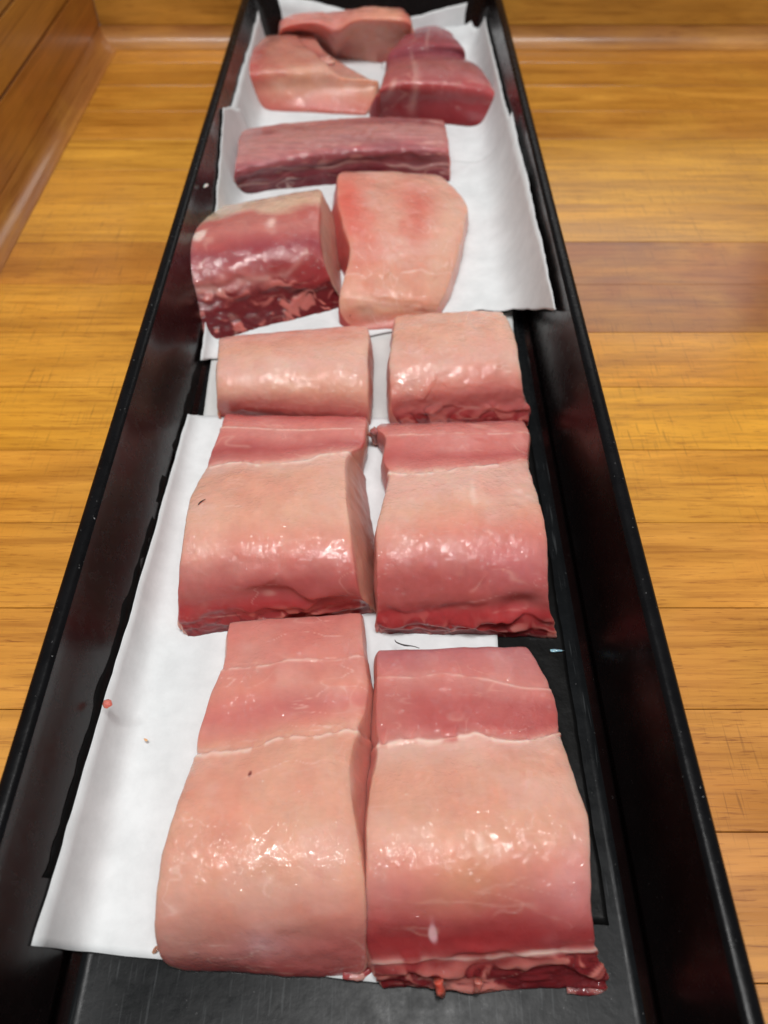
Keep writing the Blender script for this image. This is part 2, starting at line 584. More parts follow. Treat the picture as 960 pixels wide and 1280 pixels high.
def board(parent, cx, cy, cz, w, d, h, mat, tone):
    bm = bmesh.new(); bmesh.ops.create_cube(bm, size=1.0)
    for v in bm.verts: v.co = (v.co.x * w, v.co.y * d, v.co.z * h)
    bmesh.ops.bevel(bm, geom=bm.edges[:], offset=.0012, segments=2, affect='EDGES')
    me = bpy.data.meshes.new('board'); bm.to_mesh(me); bm.free(); me.materials.append(mat)
    o = bpy.data.objects.new('board', me); o.location = (cx, cy, cz); COL.objects.link(o)
    o.color = (*srgb(*tone), 1)
    if parent is not None: o.parent = parent
    return o


R_C = 0.014
wall_b = cove('wall_back', 'x', -.2480, XR, .719, R_C, 0, M_WOODB, (176, 124, 70)); tag(wall_b, None, None, kind='structure')
board(wall_b, .106, .719 + R_C + .010, R_C + .03, .708, .02, .06, M_WOODB, (204, 154, 70))
board(wall_b, .106, .719 + R_C + .010, R_C + .0905, .708, .02, .06, M_WOODB, (176, 124, 58))
wall_l = cove('wall_left', 'y', -.3, .7335, -.234, R_C, 0, M_WOODL, (170, 112, 58)); tag(wall_l, None, None, kind='structure')
board(wall_l, -.234 - R_C - .010, .22, R_C + .019, .02, 1.03, .038, M_WOODL, (184, 122, 58))
board(wall_l, -.234 - R_C - .010, .22, R_C + .0385 + .016, .02, 1.03, .032, M_WOODL, (190, 134, 62))
board(wall_l, -.234 - R_C - .010, .22, R_C + .0710 + .03, .02, 1.03, .06, M_WOODL, (206, 156, 92))

# ------------------------------------------------------------------ tray
TZ0, TZ1 = 0.0045, 0.053
IN = dict(x0=-.1065, x1=.0875, y1=.716, y0=-.021)       # top of the inner wall
FL = dict(x0=-.0955, x1=.0795, y1=.702, y0=-.006)         # floor
OUT = dict(x0=-.1125, x1=.0935, y1=.722, y0=-.027)


def rrect(x0, x1, y0, y1, r, z, nseg=10, nlong=30):
    pts = []
    for cx, cy, a0 in ((x1 - r, y0 + r, -90), (x1 - r, y1 - r, 0), (x0 + r, y1 - r, 90), (x0 + r, y0 + r, 180)):
        for i in range(nseg + 1):
            a = math.radians(a0 + 90 * i / nseg)
            pts.append((cx + r * math.cos(a), cy + r * math.sin(a), z))
    # extra points along the straight runs
    out = []
    for i in range(len(pts)):
        p, q = pts[i], pts[(i + 1) % len(pts)]
        out.append(p)
        if (Vector(p) - Vector(q)).length > .05:
            for k in range(1, nlong): out.append(tuple(Vector(p).lerp(Vector(q), k / nlong)))
    return out


def lerp_rect(A, B, t): return {k: A[k] + (B[k] - A[k]) * t for k in A}


def loft(name, loops, mat, parent, fill=False, wob=0.0):
    vs, fs = [], []
    n = len(loops[0])
    for l in loops: vs += l
    for i in range(len(loops) - 1):
        for j in range(n):
            fs.append((i * n + j, i * n + (j + 1) % n, (i + 1) * n + (j + 1) % n, (i + 1) * n + j))
    if fill: fs.append(tuple(range((len(loops) - 1) * n, len(loops) * n)))
    return new_obj(name, vs, fs, mat, parent)


tray = empty('display_tray', (-.0095, .35, 0))
tag(tray, 'long narrow black plastic display tray with sloped glossy sides on wooden counter', 'tray')
rl = []
RC = 0.032
for dx, z in ((-.0022, .040), (-.0012, .0402), (.0, .0412), (.0003, .047), (.0002, .0508), (-.0005, .0522), (-.0016, .0530), (-.0042, .0532), (-.0052, .0528), (-.0060, .0518)):
    rl.append(rrect(OUT['x0'] - dx, OUT['x1'] + dx, OUT['y0'] - dx, OUT['y1'] + dx, RC + dx, z))
rim = loft('rim', rl, M_RIM, tray)
wl = [rl[-1]]
for t, z in ((.02, .0500), (.06, .047), (.2, .041), (.4, .033), (.6, .0245), (.75, .0180), (.87, .0126), (.93, .0095)):
    r = lerp_rect(IN, FL, t * .97)
    wl.append(rrect(**{k: r[k] for k in ('x0', 'x1', 'y0', 'y1')}, r=.026 - .006 * t, z=z))
fil = []
for i in range(7):
    a = i / 6
    off = -.0012 + .0062 * a ** 1.0
    z = TZ0 + .0050 * (1 - a) ** 2.2
    fil.append(rrect(FL['x0'] + off, FL['x1'] - off, FL['y0'] + off, FL['y1'] - off, .020 - off, z))
basin = loft('side_wall', wl + fil[:4], M_WALL, tray)
floor_o = loft('floor', fil[3:], M_FLOOR, tray, fill=True)
skirt = [rrect(OUT['x0'] + .0022, OUT['x1'] - .0022, OUT['y0'] + .0022, OUT['y1'] - .0022, RC - .002, .0400)]
for t, z in ((.1, .036), (.9, .006), (1.0, .0012)):
    r = lerp_rect(IN, FL, t)
    skirt.append(rrect(r['x0'] - .003, r['x1'] + .003, r['y0'] - .003, r['y1'] + .003, .026, z))
loft('outer_shell', skirt[::-1], M_RIM, tray)


def soft(d, w): return np.where(d / w > 30, d, w * np.log1p(np.exp(np.clip(d / w, -60, 30))))


def tray_z(x, y, w):
    """height (cm) of a sheet laid in the tray, bridging from floor to side walls"""
    return .45 + 4.85 * (soft(-9.55 - x, min(w, .2)) / 1.10 + soft(x - 7.95, w) / .80 + soft(y - 70.2, w) / 1.4)


def sheet(name, key, off, mat, w=.3, n=70, wave=0.02, edge=.015, seed=1, thick=.00022, wavesc=.35, lift=None):
    def curve(pts):
        pts = np.array(pts, float)
        l = np.concatenate([[0], np.cumsum(np.linalg.norm(np.diff(pts, axis=0), axis=1))])
        return np.stack([np.interp(np.linspace(0, l[-1], n), l, pts[:, i]) for i in (0, 1)], 1)
    FA, NE = curve(SHEETS[key]['far']), curve(SHEETS[key]['near'])
    u, v = np.meshgrid(np.linspace(0, 1, n), np.linspace(0, 1, n))
    U, V = u[..., None], v[..., None]
    P = FA[None] * (1 - V) + NE[None] * V
    p3 = np.concatenate([P, np.full(P.shape[:2] + (1,), seed * 3.1)], 2)
    eu = np.exp(-np.minimum(u, 1 - u) / .05); ev = np.exp(-np.minimum(v, 1 - v) / .05)
    P = P + np.stack([eu * fbm(p3, .9, 3, seed) * edge, ev * fbm(p3, .9, 3, seed + 5) * edge], 2)
    z = tray_z(P[..., 0], P[..., 1], w) + off + wave * fbm(p3, wavesc, 4, seed + 9) + wave * .5
    if lift is not None: z = z + lift(u, v)
    vs = np.stack([P[..., 0], P[..., 1], z], 2).reshape(-1, 3) * CM
    o = new_obj(name, vs, grid_faces(n, n, flip=True), mat)
    sm = o.modifiers.new('thickness', 'SOLIDIFY'); sm.thickness = thick; sm.offset = -1
    return o


film = sheet('plastic_liner', 'liner', .01, M_FILM, w=.08, n=110, wave=.02, edge=.03, seed=4, thick=.00005, wavesc=1.6)
tag(film, 'crinkled thin black plastic liner on the tray floor under the papers', 'plastic film')
G = 'sheets of white butcher paper lining the tray'
p = sheet('paper_sheet', 'under', .12, M_PAPER2, seed=2)
tag(p, 'thin paper sheet with shade painted into its grey, mostly hidden under the row of two short pale portions', 'paper', G)
p = sheet('paper_sheet', 'front', .17, M_PAPER, n=90, seed=3, wave=.035)
tag(p, 'big white paper sheet under the four large portions nearest the camera', 'paper', G)
p = sheet('paper_sheet', 'topleft', .14, M_PAPER, seed=5, wave=.05)
tag(p, 'white paper sheet under the pale chunk in the far left corner of tray', 'paper', G)
p = sheet('paper_sheet', 'topback', .11, M_PAPER, seed=6, wave=.03)
tag(p, 'small white paper sheet leaning on the far end wall behind the purplish chunk', 'paper', G)
p = sheet('paper_sheet', 'topright', .22, M_PAPER, w=.4, seed=7, wave=.05)
tag(p, 'white paper sheet under the dark purplish chunk at the far right', 'paper', G)
p = sheet('paper_sheet', 'upper', .30, M_PAPER, w=.5, n=90, seed=8, wave=.09, edge=.03)
tag(p, 'wide white paper sheet under the bloody chunk and the long strip', 'paper', G)

# ------------------------------------------------------------------ fish
PEACH, PEACH2 = srgb(223, 168, 146), srgb(220, 150, 134)
PALE = srgb(227, 180, 165)
PINK, ROSE = srgb(209, 129, 121), srgb(190, 100, 97)
RED, DEEP = srgb(160, 57, 59), srgb(118, 34, 39)
MAUVE, PURPLE = srgb(178, 110, 112), srgb(142, 74, 82)
WHITE = srgb(244, 212, 200)
CREAM = srgb(222, 184, 158)
ORANGE = srgb(213, 142, 130)
SURF = {}


def fish(key, stops, seams=(), blots=(), side_l=None, side_r=None, base_l=0.0, base_r=0.0, crown=.12, bow=0.0, edge=.12,
         nv=170, nu=150, ns=26, lump=.05, wet=.018, warp=.25, veins=.25, vein_dir=(1, 1, 1), tilt=0.0, seed=1, parent=None, name='flesh',
         fibre=0.0, base_z=.50, shape=None, rag=None, flake=.3, folds=(), dents=(), milk=.28):
    R = np.array(ROWS[key], float)
    n = len(R)
    tf = np.linspace(0, n - 1, 1200)
    mid = (catmull(R[:, :3], tf) + catmull(R[:, 3:], tf)) / 2
    s = np.concatenate([[0], np.cumsum(np.linalg.norm(np.diff(mid, axis=0), axis=1))])
    tt = np.interp(np.linspace(0, s[-1], nv), s, tf)
    Lp, Rp = catmull(R[:, :3], tt), catmull(R[:, 3:], tt)
    u = np.linspace(0, 1, nu)
    U = u[None, :, None]
    top = Lp[:, None] * (1 - U) + Rp[:, None] * U
    rowfall = np.sin(np.clip(tt / (n - 1), 0, 1) * math.pi)[:, None] ** .5
    top[..., 2] += crown * (1 - (2 * u[None] - 1) ** 2) * rowfall
    top[..., 2] -= edge * np.abs(2 * u[None] - 1) ** 14 * rowfall
    top[..., 1] += bow * (1 - (2 * u[None] - 1) ** 2)
    TT = np.repeat(tt[:, None], nu, 1); UU = np.repeat(u[None], nv, 0)
    if shape is not None: top = shape(top, UU, TT)
    # side faces
    def side(P, dx, sgn):
        w = np.linspace(0, 1, ns + 1)[1:]
        Q = np.repeat(P[:, None], ns, 1).copy()
        dd = np.array([dx(t) if callable(dx) else dx for t in tt])[:, None]
        hgt = np.maximum(Q[..., 2] - base_z, 0)
        Q[..., 2] = Q[..., 2] - hgt * w
        Q[..., 0] = Q[..., 0] + sgn * dd * (w ** 1.2) * np.minimum(hgt / 2.5, 1.2) + sgn * .10 * np.sin(w * math.pi) * np.minimum(hgt, 1)
        return Q, np.repeat(w[None], nv, 0)
    SL, wl_ = side(top[:, 0], base_l, -1)
    SR, wr_ = side(top[:, -1], base_r, 1)
    Gd = np.concatenate([SL[:, ::-1], top, SR], 1)
    # first and last rows run down to the paper
    dn = 8
    fa = np.repeat(Gd[:1], dn, 0); k = np.linspace(1, 0, dn + 1)[:-1][:, None]
    fa[..., 2] = fa[..., 2] - np.maximum(fa[..., 2] - base_z, 0) * k
    na = np.repeat(Gd[-1:], 4, 0); k2 = np.linspace(0, 1, 5)[1:][:, None]
    na[..., 2] = na[..., 2] - np.maximum(na[..., 2] - base_z, 0) * k2
    Gd = np.concatenate([fa, Gd, na], 0)
    t_all = np.concatenate([np.zeros(dn), tt, np.full(4, n - 1.0)])
    nc = Gd.shape[1]
    T = np.repeat(t_all[:, None], nc, 1)
    Uf = np.concatenate([np.zeros(ns), u, np.ones(ns)])
    Uf = np.repeat(Uf[None], len(t_all), 0)
    Wd = np.concatenate([np.linspace(1, 0, ns + 1)[:-1], np.zeros(nu), -np.linspace(0, 1, ns + 1)[1:]])
    Wd = np.repeat(Wd[None], len(t_all), 0)          # >0 left side, <0 right side
    # relax, so that edges are rounded like cut flesh
    for it in range(2):
        Z = Gd.copy()
        Z[1:-1, 1:-1] = Gd[1:-1, 1:-1] * .5 + .125 * (Gd[:-2, 1:-1] + Gd[2:, 1:-1] + Gd[1:-1, :-2] + Gd[1:-1, 2:])
        Gd = Z
    dv = np.gradient(Gd, axis=0); du = np.gradient(Gd, axis=1)
    nr = np.cross(dv, du); nr /= np.maximum(np.linalg.norm(nr, axis=2, keepdims=True), 1e-9)
    if nr[nv // 2, nc // 2, 2] < 0: nr = -nr
    pn = Gd + seed * 13.7
    d = lump * fbm(pn, .55, 3, seed) + wet * .55 * fbm(pn, 2.6, 2, seed + 3)
    if rag is not None:
        rf = sstep(rag[0], rag[0] + rag[2], T + .5 * fbm(pn, .8, 2, seed + 70)) * (np.abs(Wd) < .8)
        rr_ = np.abs(fbm(pn * np.array([.35, 1, 1]) + .35 * fbm(pn, 1.2, 2, seed + 75)[..., None], 1.5, 3, seed + 71, .5))
        d = d + rf * rag[1] * (rr_ - .25)
    for (ta, tb, amp, wd, hh, ua, ub) in folds:
        cl = ta + (tb - ta) * Uf + amp * fbm(np.stack([Uf * 7 + seed + ta, Uf * 0 + ta, Uf * 0], 2), .7, 3, seed + 90)
        q = T + .12 * fbm(pn, 1.2, 2, seed + 91) - cl
        pr = np.where(q < 0, np.exp(-(q / wd) ** 2), np.exp(-(q / (wd * .3)) ** 2))
        win = sstep(ua - .08, ua + .04, Uf) * sstep(ub + .08, ub - .04, Uf) * (np.abs(Wd) < .7)
        hv = .65 + .6 * fbm(np.stack([Uf * 6 + seed, Uf * 0 + tb, Uf * 0], 2), .8, 2, seed + 92)
        d = d + .7 * hh * pr * win * hv
    for (bu, bt, ru, rt, dp) in dents:
        d = d - dp * np.exp(-((Uf - bu) / ru) ** 2 - ((T - bt) / rt) ** 2)
    # --------- colour
    Wl = warp * .9 * fbm(pn, .4, 2, seed + 20, .4)
    Wv = Wl + .04 * fbm(pn * np.array([1.6, .6, .6]), 2.2, 3, seed + 21)
    tw = T + Wv + tilt * (Uf - .5)
    sx = np.array([q[0] for q in stops], float); sc = np.array([q[1] for q in stops])
    C = np.stack([np.interp(tw, sx, sc[:, i]) for i in range(3)], 2)
    mott = fbm(pn, 1.3, 4, seed + 30)
    C = C * (1 + .05 * mott + .02 * fbm(pn, 4.5, 2, seed + 36))[..., None]
    pk = sstep(.05, .7, fbm(pn * np.array([1, .7, .7]), .42, 3, seed + 37))[..., None] * .38
    C = C * (1 - pk) + C * np.array([.97, .80, .80]) * pk
    mk = sstep(.0, .6, fbm(pn * np.array([.8, 1.1, 1]), .7, 3, seed + 38, .5))[..., None] * milk * np.clip((C[..., 1:2] - .10) / .25, 0, 1)
    C = C * (1 - mk) + srgb(222, 184, 174) * mk
    C[..., 1] *= 1 + .06 * fbm(pn, .8, 3, seed + 31); C[..., 2] *= 1 + .06 * fbm(pn, .8, 3, seed + 31)
    if fibre:
        fb = fbm(pn * np.array([.5, 6, 6]), 1.0, 2, seed + 33)
        C = C * (1 + fibre * fb)[..., None]

    def blend(c, col, f): return c * (1 - f[..., None]) + np.asarray(col) * f[..., None]
    for (bu, bt, ru, rt, col, st) in blots:
        q = ((Uf - bu) / ru) ** 2 + ((T - bt) / rt) ** 2
        q = q * (1 + .5 * fbm(pn, 1.1, 3, seed + 40))
        C = blend(C, col, st * np.exp(-(q ** 3 if st >= .85 else q)) * (np.abs(Wd) < .95))
    if flake:
        fc = np.stack([Uf * 1.6 + seed, T * 1.15, Uf * 0], 2)
        fc = fc + .35 * fbm(pn, .5, 2, seed + 80)[..., None]
        fl = np.exp(-(np.abs(fbm(fc, 1.0, 2, seed + 81)) / .05) ** 2)
        C = blend(C, PALE, flake * fl * sstep(-.3, .5, fbm(pn, .9, 2, seed + 82)))
        stq = vnoise(np.stack([pn[..., 0] * 7, pn[..., 1] * 1.1, pn[..., 2] * 1.1], 2), seed + 83)
        C = C * (1 + .012 * stq)[..., None]
    if veins:
        vd = np.array(vein_dir, float)
        rn = np.abs(fbm(pn * vd * np.array([.45, 1.2, 1.2]), .8, 3, seed + 50))
        line = np.exp(-(rn / .03) ** 2) * sstep(.0, .6, fbm(pn, .7, 3, seed + 52)) * veins * .7
        C = blend(C, WHITE, np.clip(line, 0, 1))
        d = d + .012 * line
    if rag is not None:
        C = blend(C, srgb(214, 130, 120), np.clip(.75 * rf * sstep(.42, .7, rr_), 0, 1))
        C = blend(C, DEEP * .7, np.clip(.6 * rf * sstep(.14, .0, rr_), 0, 1))
    for (ta, tb, amp, wd, st) in seams:
        c = ta + (tb - ta) * Uf + amp * .6 * fbm(np.stack([Uf * 9 + seed, Uf * 0 + ta, Uf * 0], 2), .5, 3, seed + int(ta * 7))
        brk = sstep(-.55, .25, fbm(np.stack([Uf * 22 + seed, Uf * 0 + ta * 3, Uf * 0], 2), .6, 2, seed + 60))
        wdt = wd * .62 * (.5 + .9 * brk)
        Ts = T + Wl + tilt * (Uf - .5)
        g = np.exp(-((Ts - c) / wdt) ** 2)
        halo = np.exp(-((Ts - c) / (wdt * 4)) ** 2)
        C = blend(C, PALE, .2 * st * halo); C = blend(C, WHITE, np.clip(.9 * st * g * (.12 + .88 * brk), 0, 1))
        d = d + .05 * st * g - .05 * st * np.exp(-((Ts - c + 2.4 * wdt) / (wdt * 1.6)) ** 2)
    if side_l is not None:
        f = sstep(.02, .16, Wd)
        cc = np.asarray(side_l[0]) * (1 - Wd[..., None]) + np.asarray(side_l[1]) * Wd[..., None] if len(side_l) == 2 else side_l
        C = C * (1 - f[..., None]) + cc * (1 + .12 * mott)[..., None] * f[..., None]
    if side_r is not None:
        W2 = np.clip(-Wd, 0, 1); f = sstep(.02, .16, W2)
        cc = np.asarray(side_r[0]) * (1 - W2[..., None]) + np.asarray(side_r[1]) * W2[..., None]
        C = C * (1 - f[..., None]) + cc * (1 + .12 * mott)[..., None] * f[..., None]
    Gd = Gd + nr * d[..., None]
    Gd[..., 2] = np.maximum(Gd[..., 2], base_z - .02)
    SURF[key] = (Gd[dn:dn + nv, ns:ns + nu], tt)
    C = np.clip(C, .004, .95)
    A = np.where(np.abs(Wd) > .01, .25, 1.0) * np.clip(.85 + .5 * fbm(pn, .9, 3, seed + 95), .25, 1)
    C = np.concatenate([C, A[..., None]], 2)
    o = new_obj(name, Gd.reshape(-1, 3) * CM, grid_faces(Gd.shape[0], nc), M_FLESH, parent, colors=C.reshape(-1, 4))
    return o


def sp(key, u, t):
    g, tt = SURF[key]
    i = int(np.argmin(np.abs(tt - t))); j = int(round(u * (g.shape[1] - 1)))
    return g[i, j].copy()


def strand(name, pts, rad, col, parent, col2=None, flat=1.0, rough=.25, nseg=14, nl=40, seed=1, mat=None):
    """a ragged tapering string or flap of flesh along pts (cm)"""
    pts = np.array(pts, float)
    t = np.linspace(0, len(pts) - 1, nl)
    c = catmull(pts, t)
    rr = np.interp(t, np.arange(len(pts)), rad) if not np.isscalar(rad) else np.full(nl, rad)
    tan = np.gradient(c, axis=0); tan /= np.linalg.norm(tan, axis=1, keepdims=True) + 1e-9
    up = np.array([0, 0, 1.0]); up = np.where(np.abs(tan @ up)[:, None] > .9, np.array([0, 1.0, 0])[None], up[None])
    a = np.cross(tan, up); a /= np.linalg.norm(a, axis=1, keepdims=True) + 1e-9
    b = np.cross(a, tan)
    th = np.linspace(0, 2 * math.pi, nseg, endpoint=False)
    G_ = c[:, None] + rr[:, None, None] * (np.cos(th)[None, :, None] * a[:, None] + flat * np.sin(th)[None, :, None] * b[:, None])
    nv_ = (G_ - c[:, None]); 
    G_ = G_ + nv_ * (rough * 2.2 * fbm(G_ + seed * 7.7, 2.2, 3, seed))[..., None]
    C = np.repeat(np.asarray(col)[None], nl * nseg, 0).reshape(nl, nseg, 3)
    if col2 is not None:
        f = sstep(.0, .45, fbm(G_ * np.array([1, 3, 3]) + seed, 1.6, 3, seed + 2))[..., None]
        C = C * (1 - f) + np.asarray(col2) * f
    vs = np.concatenate([G_.reshape(-1, 3), c[:1], c[-1:]])
    C = np.concatenate([C.reshape(-1, 3), C[0, :1], C[-1, :1]])
    fs = [tuple(int(x) for x in (i * nseg + j, (i + 1) * nseg + j, (i + 1) * nseg + (j + 1) % nseg, i * nseg + (j + 1) % nseg)) for i in range(nl - 1) for j in range(nseg)]
    m0 = nl * nseg
    fs += [(m0, j, (j + 1) % nseg) for j in range(nseg)] + [(m0 + 1, (nl - 1) * nseg + (j + 1) % nseg, (nl - 1) * nseg + j) for j in range(nseg)]
    return new_obj(name, vs * CM, fs, mat or M_FLESH, parent, colors=C)


def ribbon(name, path, length, hang, col, parent, col2=None, rim=None, ruffle=.08, nl=90, nh=12, seed=1, thick=.05, ragged=.5, curl=0.0):
    """a thin tattered flap of flesh or membrane hanging off a line (cm)"""
    path = np.array(path, float)
    t = np.linspace(0, len(path) - 1, nl)
    c = catmull(path, t)
    ln = np.interp(t, np.arange(len(path)), length) if not np.isscalar(length) else np.full(nl, length)
    al = np.concatenate([[0], np.cumsum(np.linalg.norm(np.diff(c, axis=0), axis=1))])
    s_ = np.stack([al * .9 + seed * 5.1, t * 0, t * 0], 1)
    ln = ln * (1 + ragged * fbm(s_, .9, 3, seed, .45))
    ln = ln * (.15 + .85 * np.clip(np.minimum(t, t[-1] - t) / (.09 * t[-1]), 0, 1) ** .6)
    v = np.linspace(0, 1, nh)
    hang = np.array(hang, float); hang /= np.linalg.norm(hang)
    tan = np.gradient(c, axis=0); tan /= np.linalg.norm(tan, axis=1, keepdims=True) + 1e-9
    nrm = np.cross(tan, hang[None]); nrm /= np.linalg.norm(nrm, axis=1, keepdims=True) + 1e-9
    nrm = np.where(nrm[:, 1:2] > 0, -nrm, nrm)
    G_ = c[:, None] + (ln[:, None] * v[None])[..., None] * hang
    ru = fbm(np.concatenate([np.repeat(s_[:, None, :1], nh, 1) * .9, np.repeat(v[None, :, None], nl, 0) * .8, np.zeros((nl, nh, 1))], 2), 1.0, 3, seed + 4)
    G_ = G_ + nrm[:, None] * ((ruffle * ru * (.3 + v[None]) + curl * v[None] ** 2 - .10 + .22 * v[None] ** .7))[..., None]
    bk = G_ - nrm[:, None] * (thick * (1 - .7 * v[None]))[..., None]
    C = np.repeat(np.asarray(col)[None], nl * nh, 0).reshape(nl, nh, 3)
    if col2 is not None:
        f = sstep(.0, .5, fbm(np.concatenate([np.repeat(s_[:, None, :1], nh, 1) * 2.2, np.repeat(v[None, :, None], nl, 0) * .7, np.zeros((nl, nh, 1))], 2), 1.0, 3, seed + 2))[..., None]
        C = C * (1 - f) + np.asarray(col2) * f
    if rim is not None:
        f = (sstep(.7, 1.0, v)[None] * sstep(-.2, .4, fbm(s_, 1.5, 2, seed + 9))[:, None])[..., None]
        C = C * (1 - f) + np.asarray(rim) * f
    n_ = nl * nh
    vs = np.concatenate([G_.reshape(-1, 3), bk.reshape(-1, 3)])
    fs = [tuple(map(int, q)) for q in np.concatenate([grid_faces(nl, nh), grid_faces(nl, nh, n_, True)])]
    edge_ = [i * nh for i in range(nl)] + [(nl - 1) * nh + j for j in range(1, nh)] + [i * nh + nh - 1 for i in range(nl - 2, -1, -1)] + [j for j in range(nh - 2, 0, -1)]
    for i in range(len(edge_)):
        a_, b_ = edge_[i], edge_[(i + 1) % len(edge_)]
        fs.append((b_, a_, a_ + n_, b_ + n_))
    return new_obj(name, vs * CM, fs, M_FLESH, parent, colors=np.concatenate([C.reshape(-1, 3)] * 2))


def root(key, label, name='fish_portion'):
    R = np.array(ROWS[key])
    c = R.reshape(-1, 3).mean(0) * CM
    o = empty(name, (c[0], c[1], .005))
    return tag(o, label, 'fish', GP)


GP = 'raw fish pieces laid out along the tray'
# nearest row, left
f = root('front_left', 'large pale peach fish portion nearest the camera, on the white paper at left')
fish('front_left', [(0, PINK), (1.2, ORANGE), (2.2, ORANGE), (3, PEACH2), (3.6, PINK), (4.2, PEACH2), (5, PEACH), (6, PEACH), (8, PEACH), (9, PEACH2), (10, PINK), (11, ROSE), (12, RED)],
     seams=[(2.05, 1.95, .14, .06, .5), (5.1, 5.0, .3, .08, .8), (4.6, 4.9, .3, .05, .2)],
     blots=[(.25, 4, .25, .6, PINK, .45), (.55, 3.6, .25, .5, ROSE, .4), (.85, 10.3, .3, 1.1, ROSE, .75), (.5, 9.9, .10, .7, srgb(226, 170, 170), .8), (.1, 9, .18, 1.6, PALE, .45), (.40, 5.75, .012, .06, DEEP, .9),
            (.6, .9, .5, .5, ROSE, .45)],
     side_l=(PEACH, PINK), side_r=(PEACH2, RED), base_l=.05, base_r=lambda t: .15 + .95 * math.exp(-((t - 5.8) / 2.0) ** 2), crown=.12, seed=3, veins=.5, parent=f, nv=230, nu=190)
strand('skin_flap', [sp('front_left', .95, 11.7) + (-.2, .0, 0), sp('front_left', 1, 11.6) + (.1, -.02, -.1), sp('front_left', 1, 11) + (.30, .15, -.5)], [.12, .16, .1], RED, f, PINK, .5, seed=5)

# nearest row, right
f = root('front_right', 'large fish portion nearest the camera with torn red lower edge, touching the black tray floor')
fish('front_right', [(0, MAUVE), (1, MAUVE * 1.05), (2, PINK), (2.8, ROSE), (3.6, ROSE), (3.95, PINK), (4.1, PALE), (5, PEACH), (6.3, PEACH), (6.9, PEACH2), (7.5, PINK), (8.1, ROSE), (8.8, RED * 1.1), (9.4, RED), (10, RED), (11, DEEP), (12, DEEP)],
     seams=[(1.95, 2.1, .08, .05, .4), (4.0, 4.0, .26, .1, 1.0), (9.9, 9.75, .25, .12, .5)],
     blots=[(.62, 8.4, .18, .7, RED, .6), (.15, 8.7, .2, .7, RED, .5), (.05, 3, .12, .8, ORANGE * .9, .5), (.29, 8.75, .022, .42, srgb(240, 190, 195), .95), (.5, 6.55, .016, .22, WHITE, .7),
            (.92, 7.3, .12, 1.3, srgb(216, 150, 150), .5), (.45, 7.2, .2, .6, srgb(214, 160, 120), .5), (.75, 9.75, .10, .1, WHITE, .7)],
     side_l=(ORANGE, ROSE), side_r=(PEACH2, RED), base_l=lambda t: .1 + .35 * math.exp(-((t - 3.5) / 1.5) ** 2), base_r=.0, crown=.12, seed=8, veins=.2, rag=(9.9, .12, .5), folds=[(9.9, 9.75, .3, .35, .16, 0, 1), (10.9, 10.8, .5, .4, .26, 0, 1), (11.5, 11.6, .5, .3, .2, .0, 1)], parent=f, wet=.024, nv=230, nu=190)
q_ = sp('front_right', .27, 11)
strand('flesh_thread', [q_ + (-.05, -.15, .3), q_ + (0, -.34, .1), q_ + (.04, -.42, -.25), q_ + (.05, -.5, -.42)], [.18, .17, .09, .05], srgb(196, 84, 70), f, seed=6)
q_ = sp('front_right', .42, 11)
strand('flesh_thread', [q_ + (.1, -.15, .35), q_ + (.06, -.32, .1), q_ + (-.02, -.36, -.2)], [.14, .11, .05], srgb(206, 110, 100), f, seed=7)
q_ = sp('front_right', .9, 11.8)
strand('skin_flap', [q_ + (-.5, .0, -.1), q_ + (.2, -.03, -.12), q_ + (.62, -.06, -.10)], [.16, .12, .02], srgb(176, 96, 92), f, DEEP, .35, seed=9)
q_ = sp('front_right', .08, .6)
strand('skin_strip', [q_ + (.15, .62, -.35), q_ + (.22, .45, -.25), q_ + (.5, .32, -.22), q_ + (.85, .26, -.2), q_ + (1.1, .2, -.25)], [.015, .028, .03, .022, .012], (.012, .011, .011), f, seed=10, mat=M_DARK)

# second row, left
f = root('mid_left', 'blocky peach fish portion with a small dark fibre on top, second row left')
fish('mid_left', [(0, ROSE), (1, ROSE), (1.7, PINK), (2.4, PINK), (3, ROSE), (3.7, PINK), (4.0, PALE), (4.6, PEACH), (6, PEACH), (6.7, PEACH2), (7.2, PINK), (7.8, ROSE), (8.4, ROSE * .9), (9.0, RED * 1.25), (10, RED), (11, DEEP * 1.2)],
     seams=[(1.95, 1.95, .06, .05, .7), (4.0, 4.0, .16, .08, 1.0)],
     blots=[(.2, 3.0, .2, .6, RED, .45), (.6, 8.4, .3, .6, RED, .6), (.1, 6.5, .14, 1.5, PALE, .4), (.9, 5.2, .12, 1.3, PALE, .4), (.85, 8.6, .16, .4, ROSE, .5)],
     side_l=(PEACH, ROSE), side_r=(srgb(214, 152, 132), srgb(150, 84, 76)), base_l=.1, base_r=lambda t: .08 + .95 * float(sstep(2.8, 4.2, t)), crown=.08, seed=12, veins=.3, rag=(9.2, .07, 1.0), folds=[(9.4, 9.0, .5, .45, .22, 0, 1), (8.3, 8.5, .4, .5, .2, .62, .96), (8.0, 7.7, .3, .3, .1, .15, .6), (10.2, 10.1, .4, .35, .18, .0, 1)], dents=[(.52, 8.45, .16, .5, .28), (.8, 9.0, .1, .3, .15)], parent=f, wet=.026, nv=220, nu=180, edge=.06)

